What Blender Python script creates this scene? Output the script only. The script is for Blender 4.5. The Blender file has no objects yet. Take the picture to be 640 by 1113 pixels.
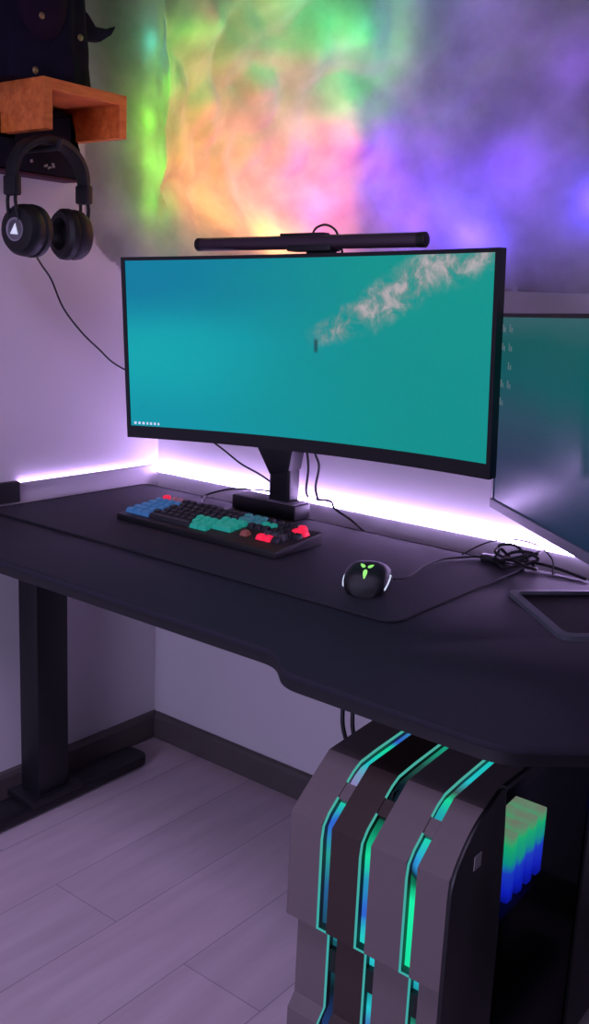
import bpy, bmesh, math, random
from mathutils import Vector, Matrix, noise
random.seed(7)
C = bpy.context.scene.collection
sc = bpy.context.scene

# ------------------------------------------------------------------ materials
def srgb(r, g, b):
    f = lambda c: (c/255/12.92) if c/255 <= .04045 else ((c/255+.055)/1.055)**2.4
    return (f(r), f(g), f(b), 1)

def mat(name, col, rough=.5, metal=0., var=.12, scale=40., bump=0., emit=None, estr=0., spec=.5, coat=0.):
    m = bpy.data.materials.new(name); m.use_nodes = True
    nt = m.node_tree; b = nt.nodes['Principled BSDF']
    tc = nt.nodes.new('ShaderNodeTexCoord')
    nz = nt.nodes.new('ShaderNodeTexNoise'); nz.inputs['Scale'].default_value = scale; nz.inputs['Detail'].default_value = 4
    nt.links.new(tc.outputs['Object'], nz.inputs['Vector'])
    mx = nt.nodes.new('ShaderNodeMixRGB')
    mx.inputs[1].default_value = tuple(c*(1-var) for c in col[:3])+(1,)
    mx.inputs[2].default_value = tuple(min(1, c*(1+var)) for c in col[:3])+(1,)
    nt.links.new(nz.outputs['Fac'], mx.inputs[0]); nt.links.new(mx.outputs[0], b.inputs['Base Color'])
    b.inputs['Roughness'].default_value = rough; b.inputs['Metallic'].default_value = metal
    b.inputs['Specular IOR Level'].default_value = spec
    b.inputs['Coat Weight'].default_value = coat
    if emit: b.inputs['Emission Color'].default_value = emit; b.inputs['Emission Strength'].default_value = estr
    if bump:
        bp = nt.nodes.new('ShaderNodeBump'); bp.inputs['Strength'].default_value = bump; bp.inputs['Distance'].default_value = .002
        nt.links.new(nz.outputs['Fac'], bp.inputs['Height']); nt.links.new(bp.outputs['Normal'], b.inputs['Normal'])
    return m

def glow_ramp(name, stops, axis='Z', lo=0., hi=1., strength=1., noise_amt=.0, nscale=30.):
    """light-emitting RGB strip whose LEDs change colour along one object axis"""
    m = bpy.data.materials.new(name); m.use_nodes = True; nt = m.node_tree; nt.nodes.clear()
    out = nt.nodes.new('ShaderNodeOutputMaterial'); em = nt.nodes.new('ShaderNodeEmission')
    tc = nt.nodes.new('ShaderNodeTexCoord'); sp = nt.nodes.new('ShaderNodeSeparateXYZ')
    nt.links.new(tc.outputs['Object'], sp.inputs[0])
    mr = nt.nodes.new('ShaderNodeMapRange'); mr.inputs['From Min'].default_value = lo; mr.inputs['From Max'].default_value = hi
    nz = nt.nodes.new('ShaderNodeTexNoise'); nz.inputs['Scale'].default_value = nscale
    nt.links.new(tc.outputs['Object'], nz.inputs['Vector'])
    ma = nt.nodes.new('ShaderNodeMath'); ma.operation = 'MULTIPLY_ADD'
    ma.inputs[1].default_value = noise_amt; nt.links.new(nz.outputs['Fac'], ma.inputs[0])
    ad = nt.nodes.new('ShaderNodeMath'); ad.operation = 'SUBTRACT'; ad.inputs[1].default_value = noise_amt/2
    nt.links.new(sp.outputs[axis], mr.inputs['Value']); nt.links.new(mr.outputs[0], ma.inputs[2]); nt.links.new(ma.outputs[0], ad.inputs[0])
    cr = nt.nodes.new('ShaderNodeValToRGB'); el = cr.color_ramp.elements
    el[0].position, el[0].color = stops[0]; el[1].position, el[1].color = stops[-1]
    for p, c in stops[1:-1]:
        e = el.new(p); e.color = c
    nt.links.new(ad.outputs[0], cr.inputs[0]); nt.links.new(cr.outputs[0], em.inputs[0]); em.inputs[1].default_value = strength
    nt.links.new(em.outputs[0], out.inputs[0])
    return m

M = {}
M['wall'] = mat('painted_wall', srgb(205, 200, 205), .85, var=.03, scale=6, bump=.05)
M['base'] = mat('dark_skirting', srgb(82, 74, 74), .55, var=.15, scale=12)
M['desk'] = mat('desk_black_laminate', srgb(42, 41, 50), .68, var=.12, scale=90, bump=.06, spec=.14)
M['desk_edge'] = mat('desk_black_edging', srgb(18, 18, 22), .5, var=.1)
M['mat'] = mat('desk_mat_cloth', srgb(40, 39, 48), .8, var=.12, scale=300, bump=.15, spec=.3)
M['mat_edge'] = mat('desk_mat_stitching', srgb(24, 24, 30), .8, var=.1, scale=300)
M['black_metal'] = mat('powder_coated_black_steel', srgb(17, 17, 22), .5, var=.1, scale=150, bump=.05)
M['black_plastic'] = mat('black_plastic', srgb(11, 11, 14), .55, var=.1)
M['bezel'] = mat('monitor_bezel_black', srgb(14, 13, 18), .4, var=.1)
M['rubber'] = mat('black_rubber_cable', srgb(14, 14, 17), .6, var=.1)
M['grey_plastic'] = mat('grey_plastic', srgb(96, 98, 108), .5, var=.08)
M['rim_grey'] = mat('light_grey_rim', srgb(74, 80, 86), .6, var=.06)
M['well'] = mat('matt_black_well', srgb(18, 18, 21), .85, var=.1, spec=.1)
M['silver'] = mat('satin_silver', srgb(150, 145, 155), .35, metal=.3, var=.06)
M['bar'] = mat('light_bar_dark_metal', srgb(62, 46, 58), .45, metal=.2, var=.1)
M['white_plastic'] = mat('white_channel', srgb(215, 210, 215), .6, var=.04)
M['wood'] = None
M['plush'] = mat('dark_purple_plush', srgb(29, 25, 40), .95, var=.45, scale=14, bump=.5, spec=.1)
M['plush_core'] = mat('black_plush', srgb(22, 21, 30), .95, var=.3, scale=20, bump=.4, spec=.1)
M['bag'] = mat('black_bag_fabric', srgb(27, 24, 34), .9, var=.25, scale=60, bump=.3, spec=.15)
M['bag_hem'] = mat('dark_red_hem', srgb(70, 28, 46), .85, var=.2, scale=60)
M['gold'] = mat('dull_gold_stud', srgb(150, 128, 84), .4, metal=.5, var=.15)
M['leather'] = mat('black_leatherette', srgb(9, 9, 11), .55, var=.15, scale=80, bump=.15)
M['case_grey'] = mat('case_gunmetal', srgb(106, 95, 96), .5, metal=.1, var=.06, scale=60)
M['case_brown'] = mat('case_dark_brown', srgb(54, 40, 36), .5, metal=.1, var=.1, scale=60)
M['case_black'] = mat('case_black', srgb(12, 12, 15), .45, var=.1)
M['case_inner'] = mat('case_inner_dark', srgb(30, 31, 36), .5, var=.2, scale=25)
M['white_mark'] = mat('white_mark', srgb(225, 230, 240), .5, emit=srgb(225, 232, 245), estr=.5)
M['badge_grey'] = mat('pale_grey_badge', srgb(150, 150, 150), .5)

def diffuser():
    m = bpy.data.materials.new('milky_led_channel'); m.use_nodes = True; nt = m.node_tree; nt.nodes.clear(); N = nt.nodes.new
    out = N('ShaderNodeOutputMaterial'); d = N('ShaderNodeBsdfDiffuse'); t = N('ShaderNodeBsdfTranslucent'); mx = N('ShaderNodeMixShader'); mx.inputs[0].default_value = .35
    nz = N('ShaderNodeTexNoise'); nz.inputs['Scale'].default_value = 60; mr = N('ShaderNodeMapRange'); mr.inputs['To Min'].default_value = .45; mr.inputs['To Max'].default_value = .55
    nt.links.new(nz.outputs['Fac'], mr.inputs['Value']); nt.links.new(mr.outputs[0], t.inputs[0]); nt.links.new(mr.outputs[0], d.inputs[0])
    nt.links.new(d.outputs[0], mx.inputs[1]); nt.links.new(t.outputs[0], mx.inputs[2]); nt.links.new(mx.outputs[0], out.inputs[0]); return m
M['diffuser'] = diffuser()

def wood():
    m = bpy.data.materials.new('orange_wood'); m.use_nodes = True; nt = m.node_tree; b = nt.nodes['Principled BSDF']
    tc = nt.nodes.new('ShaderNodeTexCoord'); mp = nt.nodes.new('ShaderNodeMapping'); mp.inputs['Scale'].default_value = (12, 2.5, 12)
    nz = nt.nodes.new('ShaderNodeTexNoise'); nz.inputs['Scale'].default_value = 6; nz.inputs['Detail'].default_value = 6
    cr = nt.nodes.new('ShaderNodeValToRGB')
    cr.color_ramp.elements[0].position = .3; cr.color_ramp.elements[0].color = srgb(206, 98, 38)
    cr.color_ramp.elements[1].position = .7; cr.color_ramp.elements[1].color = srgb(240, 134, 60)
    nt.links.new(tc.outputs['Object'], mp.inputs[0]); nt.links.new(mp.outputs[0], nz.inputs['Vector'])
    nt.links.new(nz.outputs['Fac'], cr.inputs[0]); nt.links.new(cr.outputs[0], b.inputs['Base Color'])
    b.inputs['Roughness'].default_value = .5
    return m
M['wood'] = wood()

def floor_mat():
    m = bpy.data.materials.new('pale_laminate_planks'); m.use_nodes = True; nt = m.node_tree; b = nt.nodes['Principled BSDF']
    tc = nt.nodes.new('ShaderNodeTexCoord'); mp = nt.nodes.new('ShaderNodeMapping')
    mp.inputs['Rotation'].default_value = (0, 0, math.pi/2); mp.inputs['Location'].default_value = (.16, .0, 0)
    br = nt.nodes.new('ShaderNodeTexBrick'); br.inputs['Scale'].default_value = 1
    br.inputs['Brick Width'].default_value = 1.28; br.inputs['Row Height'].default_value = .19
    br.inputs['Mortar Size'].default_value = .0012; br.inputs['Mortar Smooth'].default_value = .3
    br.inputs['Color1'].default_value = srgb(206, 190, 196); br.inputs['Color2'].default_value = srgb(198, 184, 190)
    br.inputs['Mortar'].default_value = srgb(150, 140, 146); br.offset = .37
    nz = nt.nodes.new('ShaderNodeTexNoise'); nz.inputs['Scale'].default_value = 4; nz.inputs['Detail'].default_value = 6
    mp2 = nt.nodes.new('ShaderNodeMapping'); mp2.inputs['Scale'].default_value = (6, .8, 1)
    nt.links.new(tc.outputs['Object'], mp.inputs[0]); nt.links.new(mp.outputs[0], br.inputs['Vector'])
    nt.links.new(tc.outputs['Object'], mp2.inputs[0]); nt.links.new(mp2.outputs[0], nz.inputs['Vector'])
    mx = nt.nodes.new('ShaderNodeMixRGB'); mx.blend_type = 'MULTIPLY'; mx.inputs[0].default_value = .45
    cr = nt.nodes.new('ShaderNodeValToRGB'); cr.color_ramp.elements[0].color = (.62, .6, .62, 1); cr.color_ramp.elements[1].color = (1, 1, 1, 1)
    cr.color_ramp.elements[0].position = .3; cr.color_ramp.elements[1].position = .7
    nt.links.new(nz.outputs['Fac'], cr.inputs[0]); nt.links.new(br.outputs['Color'], mx.inputs[1]); nt.links.new(cr.outputs[0], mx.inputs[2])
    nt.links.new(mx.outputs[0], b.inputs['Base Color']); b.inputs['Roughness'].default_value = .5
    return m
M['floor'] = floor_mat()

# ------------------------------------------------------------------ mesh helpers
class B:
    def __init__(s): s.bm = bmesh.new()
    def box(s, c, size, rot=None, bev=0., seg=2):
        r = bmesh.ops.create_cube(s.bm, size=1); vs = r['verts']
        Mx = Matrix.Translation(Vector(c)) @ (rot.to_4x4() if rot else Matrix()) @ Matrix.Diagonal((*size, 1))
        bmesh.ops.transform(s.bm, matrix=Mx, verts=vs)
        if bev:
            es = list({e for v in vs for e in v.link_edges})
            bmesh.ops.bevel(s.bm, geom=es, offset=bev, segments=seg, profile=.5, affect='EDGES')
        return s
    def span(s, lo, hi, bev=0., seg=2):
        return s.box([(a+b)/2 for a, b in zip(lo, hi)], [b-a for a, b in zip(lo, hi)], bev=bev, seg=seg)
    def rings(s, rings, caps=True, closed=False):
        L = [[s.bm.verts.new(p) for p in r] for r in rings]; n = len(L[0])
        rng = range(len(L)) if closed else range(len(L)-1)
        for i in rng:
            a, b = L[i], L[(i+1) % len(L)]
            for k in range(n): s.bm.faces.new((a[k], a[(k+1) % n], b[(k+1) % n], b[k]))
        if caps and not closed:
            s.bm.faces.new(L[0][::-1]); s.bm.faces.new(L[-1])
        return s
    def tube(s, pts, r, seg=10, smooth=6):
        P = [Vector(p) for p in pts]
        if smooth and len(P) > 2:
            Q = []
            for i in range(len(P)-1):
                p0 = P[max(i-1, 0)]; p1 = P[i]; p2 = P[i+1]; p3 = P[min(i+2, len(P)-1)]
                for k in range(smooth):
                    t = k/smooth
                    Q.append(.5*((2*p1)+(p2-p0)*t+(2*p0-5*p1+4*p2-p3)*t*t+(3*p1-p0-3*p2+p3)*t**3))
            Q.append(P[-1]); P = Q
        rr = []; up = None
        for i, p in enumerate(P):
            t = (P[min(i+1, len(P)-1)]-P[max(i-1, 0)]).normalized()
            if up is None:
                up = Vector((0, 0, 1)) if abs(t.z) < .9 else Vector((1, 0, 0))
            a = t.cross(up).normalized(); up = a.cross(t).normalized()
            ra = r(i/(len(P)-1)) if callable(r) else r
            rr.append([p+ra*(math.cos(k*2*math.pi/seg)*a+math.sin(k*2*math.pi/seg)*up) for k in range(seg)])
        return s.rings(rr)
    def prism(s, poly, f0, f1, bev=0.):
        """poly: list of 2-D points; f0/f1 map a 2-D point to the two 3-D end faces"""
        a = [s.bm.verts.new(f0(p)) for p in poly]; b = [s.bm.verts.new(f1(p)) for p in poly]; n = len(poly)
        fs = [s.bm.faces.new(a[::-1]), s.bm.faces.new(b)]
        for k in range(n): fs.append(s.bm.faces.new((a[k], a[(k+1) % n], b[(k+1) % n], b[k])))
        bmesh.ops.recalc_face_normals(s.bm, faces=fs)
        if bev:
            es = list({e for f in fs[:2] for e in f.edges})
            bmesh.ops.bevel(s.bm, geom=es, offset=bev, segments=2, profile=.5, affect='EDGES')
        return s
    def lathe(s, prof, c, ax, seg=32):
        """prof: (radius, height) along axis ax through c"""
        ax = Vector(ax).normalized(); u = ax.orthogonal().normalized(); w = ax.cross(u); c = Vector(c)
        return s.rings([[c+ax*h+max(r, 1e-4)*(math.cos(k*2*math.pi/seg)*u+math.sin(k*2*math.pi/seg)*w) for k in range(seg)] for r, h in prof])
    def ball(s, c, rad, sub=3):
        r = bmesh.ops.create_icosphere(s.bm, subdivisions=sub, radius=1)
        bmesh.ops.transform(s.bm, matrix=Matrix.Translation(Vector(c)) @ Matrix.Diagonal((*rad, 1)), verts=r['verts'])
        return s
    def xform(s, mx): bmesh.ops.transform(s.bm, matrix=mx, verts=s.bm.verts); return s
    def build(s, name, m, parent=None, smooth=False, angle=35):
        bmesh.ops.recalc_face_normals(s.bm, faces=s.bm.faces)
        me = bpy.data.meshes.new(name); s.bm.to_mesh(me); s.bm.free()
        o = bpy.data.objects.new(name, me); C.objects.link(o)
        if m: me.materials.append(m)
        if smooth:
            me.polygons.foreach_set('use_smooth', [True]*len(me.polygons))
            me.set_sharp_from_angle(angle=math.radians(angle))
        if parent:
            o.parent = parent
        return o

def empty(name, loc=(0, 0, 0), mx=None):
    o = bpy.data.objects.new(name, None); C.objects.link(o); o.empty_display_size = .05
    if mx: o.matrix_world = mx
    else: o.location = loc
    return o

def tag(o, label, cat, group=None, kind=None):
    o['label'] = label; o['category'] = cat
    if group: o['group'] = group
    if kind: o['kind'] = kind
    return o

def setting(o): o['kind'] = 'structure'; return o

def rounded(poly, rads, n=6):
    """round the corners of a 2-D polygon"""
    out = []; N = len(poly)
    for i in range(N):
        p0, p1, p2 = Vector(poly[i-1]), Vector(poly[i]), Vector(poly[(i+1) % N]); r = rads[i] if isinstance(rads, (list, tuple)) else rads
        if r <= 0: out.append(tuple(p1)); continue
        a = (p0-p1).normalized(); b = (p2-p1).normalized()
        q0 = p1+a*r; q2 = p1+b*r
        for k in range(n+1):
            t = k/n; out.append(tuple((1-t)**2*q0+2*t*(1-t)*p1+t*t*q2))
    return out

XY = lambda z: (lambda p: (p[0], p[1], z))
YZ = lambda x: (lambda p: (x, p[0], p[1]))
XZ = lambda y: (lambda p: (p[0], y, p[1]))

# ------------------------------------------------------------------ the room
setting(B().span((-.1, -3.4, -.08), (3.4, .1, 0)).build('floor', M['floor']))
setting(B().span((-.1, -3.4, 0), (0, .1, 2.5)).build('wall_left', M['wall']))
setting(B().span((0, 0, 0), (3.4, .1, 2.5)).build('wall_back', M['wall']))
def skirting(poly, f0, f1, name): setting(B().prism(poly, f0, f1).build(name, M['base']))
prof = [(0, 0), (.015, 0), (.015, .062), (.011, .072), (.006, .075), (0, .075)]
skirting(prof, lambda p: (p[0], -3.4, p[1]), lambda p: (p[0], 0, p[1]), 'baseboard_left')
skirting(prof, lambda p: (.015, -p[0], p[1]), lambda p: (3.4, -p[0], p[1]), 'baseboard_back')

# ------------------------------------------------------------------ glowing cotton cloud on the wall
# sheet of cotton batting that runs from the left wall round the corner along the back wall
def base_path(u):
    r = .10
    # u is measured along the wall from the corner; negative on the left wall
    if u < -r: return Vector((0, u, 0)), Vector((1, 0, 0))
    if u > r: return Vector((u, 0, 0)), Vector((0, -1, 0))
    a = (u+r)/(2*r)*math.pi/2
    return Vector((r-r*math.cos(a), -r+r*math.sin(a), 0)), Vector((math.cos(a), -math.sin(a), 0))
def sstep(a, b, x):
    t = max(0, min(1, (x-a)/(b-a))); return t*t*(3-2*t)
def cloud_h(u, z):
    wob = .06*noise.noise((u*4, z*4, 3.1))
    m = sstep(-.31, .26, u+wob*.7)*(1-sstep(.86, 1.45, u+wob*1.5))*sstep(1.24, 1.50, z+wob*.6)
    n1 = noise.noise((u*3.1, z*3.1, 1.7)); n2 = abs(noise.noise((u*6, z*6, 5.2))); n3 = abs(noise.noise((u*13, z*13, 9.2)))
    k = 1-.75*sstep(.60, .85, u)
    h = .105+(.045*n1+.04*(1-n2*2.0)+.010*(1-2*n3))*k
    return max(.0006, -.004+max(.016, h)*m)
bm = B(); NU, NZ = 190, 120
U0, U1, Z0, Z1 = -.42, 1.6, 1.18, 2.2
grid = []
for i in range(NU+1):
    u = U0+(U1-U0)*i/NU; col = []
    for j in range(NZ+1):
        z = Z0+(Z1-Z0)*j/NZ; p, n = base_path(u)
        q = p+n*cloud_h(u, z); col.append(bm.bm.verts.new((q.x, q.y, z)))
    grid.append(col)
for i in range(NU):
    for j in range(NZ):
        if max(cloud_h(U0+(U1-U0)*(i+a)/NU, Z0+(Z1-Z0)*(j+c)/NZ) for a in (0, 1) for c in (0, 1)) > .0012:
            bm.bm.faces.new((grid[i][j], grid[i+1][j], grid[i+1][j+1], grid[i][j+1]))
bmesh.ops.delete(bm.bm, geom=[v for v in bm.bm.verts if not v.link_faces], context='VERTS')
def cotton():
    m = bpy.data.materials.new('white_cotton_batting'); m.use_nodes = True; nt = m.node_tree; nt.nodes.clear()
    out = nt.nodes.new('ShaderNodeOutputMaterial'); d = nt.nodes.new('ShaderNodeBsdfDiffuse'); t = nt.nodes.new('ShaderNodeBsdfTranslucent')
    mx = nt.nodes.new('ShaderNodeMixShader'); mx.inputs[0].default_value = .68
    tc = nt.nodes.new('ShaderNodeTexCoord'); nz = nt.nodes.new('ShaderNodeTexNoise'); nz.inputs['Scale'].default_value = 9; nz.inputs['Detail'].default_value = 7
    nt.links.new(tc.outputs['Object'], nz.inputs['Vector'])
    cr = nt.nodes.new('ShaderNodeValToRGB'); cr.color_ramp.elements[0].position = .35; cr.color_ramp.elements[1].position = .65
    cr.color_ramp.elements[0].color = (.55, .55, .55, 1); cr.color_ramp.elements[1].color = (.9, .9, .9, 1)
    nt.links.new(nz.outputs['Fac'], cr.inputs[0]); nt.links.new(cr.outputs[0], t.inputs[0])
    d.inputs[0].default_value = (.42, .42, .42, 1)
    bp = nt.nodes.new('ShaderNodeBump'); bp.inputs['Strength'].default_value = .6; bp.inputs['Distance'].default_value = .02
    nt.links.new(nz.outputs['Fac'], bp.inputs['Height']); nt.links.new(bp.outputs[0], d.inputs['Normal'])
    nt.links.new(d.outputs[0], mx.inputs[1]); nt.links.new(t.outputs[0], mx.inputs[2]); nt.links.new(mx.outputs[0], out.inputs[0])
    return m
cl = bm.build('cotton_cloud_light', cotton(), smooth=True, angle=180)
tag(cl, 'fluffy cotton cloud on the wall glowing green, orange, pink and violet', 'cloud light')

def lamp(name, loc, col, power, rad=.03):
    l = bpy.data.lights.new(name, 'POINT'); l.color = col[:3]; l.energy = power; l.shadow_soft_size = rad
    o = bpy.data.objects.new(name, l); C.objects.link(o); o.location = loc; return o
G1, G2, TE = (.03, 1, .10), (.22, 1, .05), (.03, .55, .42)
OR, YE, SA, PK, MG, VI, BL, PU = (1, .30, .02), (1, .46, .07), (1, .24, .07), (1, .16, .22), (1, .08, .55), (.20, .035, 1), (.07, .035, 1), (.24, .07, .8)
CL = [(.311, 1.80, G1, .55), (.45, 1.76, (.02, 1, .16), .55), (.56, 1.82, (.02, 1, .2), .7), (.665, 1.74, (.02, 1, .2), 1.0), (.60, 1.635, G1, .38), (.17, 1.80, G2, .4),
      (-.04, 1.82, TE, .2),
      (-.05, 1.64, G2, .22), (.05, 1.53, G2, .34), (-.03, 1.46, G2, .16), (.08, 1.73, G2, .34), (-.04, 1.55, G2, .14), (.20, 1.68, G2, .22),
      (.17, 1.53, OR, .6), (.27, 1.60, OR, .7), (.28, 1.47, OR, 1.2), (.38, 1.56, SA, .7), (.37, 1.66, SA, .3), (.43, 1.41, YE, 1.6), (.46, 1.50, SA, .5),
      (.555, 1.47, MG, 1.5), (.61, 1.57, MG, .7), (.25, 1.87, PK, .2), (.49, 1.60, PK, .3),
      (.78, 1.80, PU, .25), (.92, 1.78, PU, .3), (.74, 1.52, VI, .8), (.80, 1.44, VI, .9), (.92, 1.40, BL, 1.5), (1.0, 1.50, VI, .5), (1.10, 1.66, PU, .25), (1.15, 1.44, BL, .6)]
CLOUD_POWER = .27
for x, z, c, p in CL:
    b, n = base_path(x)
    h = cloud_h(x, z)
    q = b+n*max(.012, h*.34)
    lamp('cloud_led', (q.x, q.y, z), c, p*CLOUD_POWER, .015)

# ------------------------------------------------------------------ LED strips behind the desk
led = glow_ramp('violet_led_strip', [(0, (.62, .42, 1, 1)), (1, (.72, .5, 1, 1))], 'X', 0, 3, 78)
led_l = glow_ramp('violet_led_strip_side', [(0, (.62, .42, 1, 1)), (1, (.72, .5, 1, 1))], 'X', 0, 3, 9)
t = tag(empty('led_light_strip', (0, 0, .77)), 'bright violet-white LED strip along the back wall behind the desk', 'light strip')
B().span((.01, -.016, -.004), (2.2, -.0005, 0)).build('channel', M['diffuser'], t)
B().span((.012, -.014, .0002), (2.2, -.004, .004)).build('led_tape', led, t)
t = tag(empty('led_light_strip', (0, 0, .792)), 'thin violet LED strip on the left wall ending above the desk corner', 'light strip')
B().span((.0005, -.455, -.005), (.014, -.017, 0)).build('channel', M['diffuser'], t)
B().span((.003, -.453, .0002), (.012, -.017, .004)).build('led_tape', led_l, t)
B().span((.0005, -.62, -.045), (.018, -.457, .004), bev=.003).build('controller_box', M['black_plastic'], t)

# ------------------------------------------------------------------ desk
desk = tag(empty('standing_desk', (0, 0, 0)), 'large black desk with stepped front edge and a steel T-foot leg', 'desk')
top = [(.02, -.07), (.02, -.785), (1.058, -.783), (1.112, -.835), (1.445, -.838), (1.62, -.68), (1.62, -.07)]
topr = rounded(top, [.02, .02, .025, .025, .035, .05, .02])
B().prism(topr, XY(.734), XY(.745), bev=.003).build('tabletop', M['desk'], desk, smooth=True)
inner = rounded([(.028, -.078), (.028, -.777), (1.055, -.776), (1.110, -.828), (1.441, -.830), (1.612, -.677), (1.612, -.078)], [.02, .02, .025, .025, .035, .05, .02])
B().prism(inner, XY(.716), XY(.734)).build('edge_band', M['desk_edge'], desk, smooth=True)
def desk_leg(x, lo, name='leg'):
    B().span((x-.035, -.50, .05), (x+.035, -.41, .716), bev=.005).build('leg', M['black_metal'], desk, smooth=True)
    f = rounded([(x-.04, -.78), (x+.04, -.78), (x+.04, -.145), (x-.04, -.145)], .03)
    B().prism(f, XY(.008), XY(.036), bev=.004).build('foot', M['black_metal'], desk, smooth=True)
    B().span((x-.05, -.53, .034), (x+.05, -.38, .052), bev=.004).build('foot_bracket', M['black_metal'], desk, smooth=True)
    for y in (-.75, -.18): B().lathe([(.014, 0), (.014, .008)], (x, y, 0), (0, 0, 1), 16).build('foot_pad', M['rubber'], desk, smooth=True)
desk_leg(.095, 0)
desk_leg(1.545, 0)
B().span((.13, -.50, .68), (1.51, -.44, .716), bev=.003).build('crossbar', M['black_metal'], desk, smooth=True)

dm = tag(empty('desk_mat', (0, 0, .745)), 'large dark cloth desk mat with stitched rim spread over the desk', 'desk mat')
mp = rounded([(.045, -.085), (.045, -.565), (1.12, -.565), (1.12, -.085)], [.02, .03, .035, .02])
B().prism(mp, XY(.0002), XY(.0036)).build('mat_surface', M['mat'], dm, smooth=True)
b = B(); loop = [Vector((x, y, .0028)) for x, y in mp]
rr = []
for i, p in enumerate(loop):
    tg = (loop[(i+1) % len(loop)]-loop[i-1]).normalized(); nn = Vector((tg.y, -tg.x, 0))
    rr.append([p+.0026*(math.cos(k*math.pi/3)*nn+Vector((0, 0, math.sin(k*math.pi/3)))) for k in range(6)])
b.rings(rr, closed=True).build('stitched_rim', M['mat_edge'], dm, smooth=True)

# ------------------------------------------------------------------ main curved monitor
def euler_mx(loc, yaw, pitch, roll):
    return Matrix.Translation(loc) @ Matrix.Rotation(yaw, 4, 'Z') @ Matrix.Rotation(pitch, 4, 'X') @ Matrix.Rotation(-roll, 4, 'Y')

def screen_mat_main():
    m = bpy.data.materials.new('underwater_wallpaper'); m.use_nodes = True; nt = m.node_tree; nt.nodes.clear(); N = nt.nodes.new; L = nt.links.new
    out = N('ShaderNodeOutputMaterial'); tc = N('ShaderNodeTexCoord'); sp = N('ShaderNodeSeparateXYZ'); L(tc.outputs['Object'], sp.inputs[0])
    def math_(op, a, b=None, c=None, clamp=False):
        n = N('ShaderNodeMath'); n.operation = op; n.use_clamp = clamp
        for i, v in enumerate((a, b, c)):
            if v is None: continue
            if isinstance(v, (int, float)): n.inputs[i].default_value = v
            else: L(v, n.inputs[i])
        return n.outputs[0]
    X, Z = sp.outputs['X'], sp.outputs['Z']
    def mix(f, a, b):
        n = N('ShaderNodeMixRGB'); L(f, n.inputs[0])
        for i, v in ((1, a), (2, b)):
            if isinstance(v, tuple): n.inputs[i].default_value = v
            else: L(v, n.inputs[i])
        return n.outputs[0]
    def rng(v, a, b):
        n = N('ShaderNodeMapRange'); n.interpolation_type = 'SMOOTHSTEP'; L(v, n.inputs['Value'])
        n.inputs['From Min'].default_value = a; n.inputs['From Max'].default_value = b; return n.outputs[0]
    # water: blue at upper left, greener at right, lighter band at left
    mpp = N('ShaderNodeMapping'); mpp.inputs['Scale'].default_value = (2.2, 1, 7); L(tc.outputs['Object'], mpp.inputs[0])
    nz = N('ShaderNodeTexNoise'); nz.inputs['Scale'].default_value = 2.2; nz.inputs['Detail'].default_value = 4; L(mpp.outputs[0], nz.inputs['Vector'])
    hx = rng(math_('MULTIPLY_ADD', nz.outputs['Fac'], .25, X), -.30, .42)
    low = mix(hx, srgb(4, 148, 168), srgb(6, 142, 138))
    up = mix(hx, srgb(4, 122, 158), srgb(10, 146, 138))
    water = mix(rng(math_('MULTIPLY_ADD', nz.outputs['Fac'], .14, Z), .06, .20), low, up)
    band = math_('MULTIPLY', rng(X, .05, -.36), math_('MULTIPLY', rng(Z, -.15, -.02), rng(Z, .12, -.0)))
    water = mix(math_('MULTIPLY', band, .6), water, srgb(8, 172, 178))
    # trail of foam and bubbles rising to the upper right corner
    wv = N('ShaderNodeTexNoise'); wv.inputs['Scale'].default_value = 9; wv.inputs['Detail'].default_value = 6; L(tc.outputs['Object'], wv.inputs['Vector'])
    n2 = N('ShaderNodeTexNoise'); n2.inputs['Scale'].default_value = 22; n2.inputs['Detail'].default_value = 8; n2.inputs['Roughness'].default_value = .7
    n2.inputs['Distortion'].default_value = .5; L(tc.outputs['Object'], n2.inputs['Vector'])
    # axis from (.035,.02) to (.40,.165): along s, across d
    s = math_('ADD', math_('MULTIPLY', math_('SUBTRACT', X, .035), .915), math_('MULTIPLY', math_('SUBTRACT', Z, .035), .404))
    d = math_('SUBTRACT', math_('MULTIPLY', math_('SUBTRACT', Z, .035), .915), math_('MULTIPLY', math_('SUBTRACT', X, .035), .404))
    d = math_('ADD', d, math_('MULTIPLY_ADD', wv.outputs['Fac'], .07, -.035))
    wid = math_('MULTIPLY_ADD', s, .06, .028)
    core = rng(math_('DIVIDE', math_('ABSOLUTE', d), wid), 1.05, .25)
    ends = math_('MULTIPLY', rng(s, -.03, .03), rng(s, .50, .40))
    foam = math_('MULTIPLY', math_('MULTIPLY', core, ends), rng(n2.outputs['Fac'], .36, .60), clamp=True)
    col = mix(math_('MULTIPLY', foam, .95), water, mix(rng(n2.outputs['Fac'], .45, .7), srgb(120, 140, 140), srgb(196, 180, 186)))
    # the swimmer at the end of the trail
    sw = math_('MULTIPLY', rng(math_('ABSOLUTE', math_('SUBTRACT', X, .032)), .006, .002), rng(math_('ABSOLUTE', math_('SUBTRACT', Z, .018)), .016, .008))
    col = mix(math_('MULTIPLY', sw, .8), col, srgb(30, 60, 70))
    em = N('ShaderNodeEmission'); L(col, em.inputs[0]); em.inputs[1].default_value = 1.0
    gl = N('ShaderNodeBsdfGlossy'); gl.inputs[0].default_value = (.03, .03, .03, 1); gl.inputs['Roughness'].default_value = .3
    ad = N('ShaderNodeAddShader'); L(em.outputs[0], ad.inputs[0]); L(gl.outputs[0], ad.inputs[1]); L(ad.outputs[0], out.inputs[0])
    return m

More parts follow.
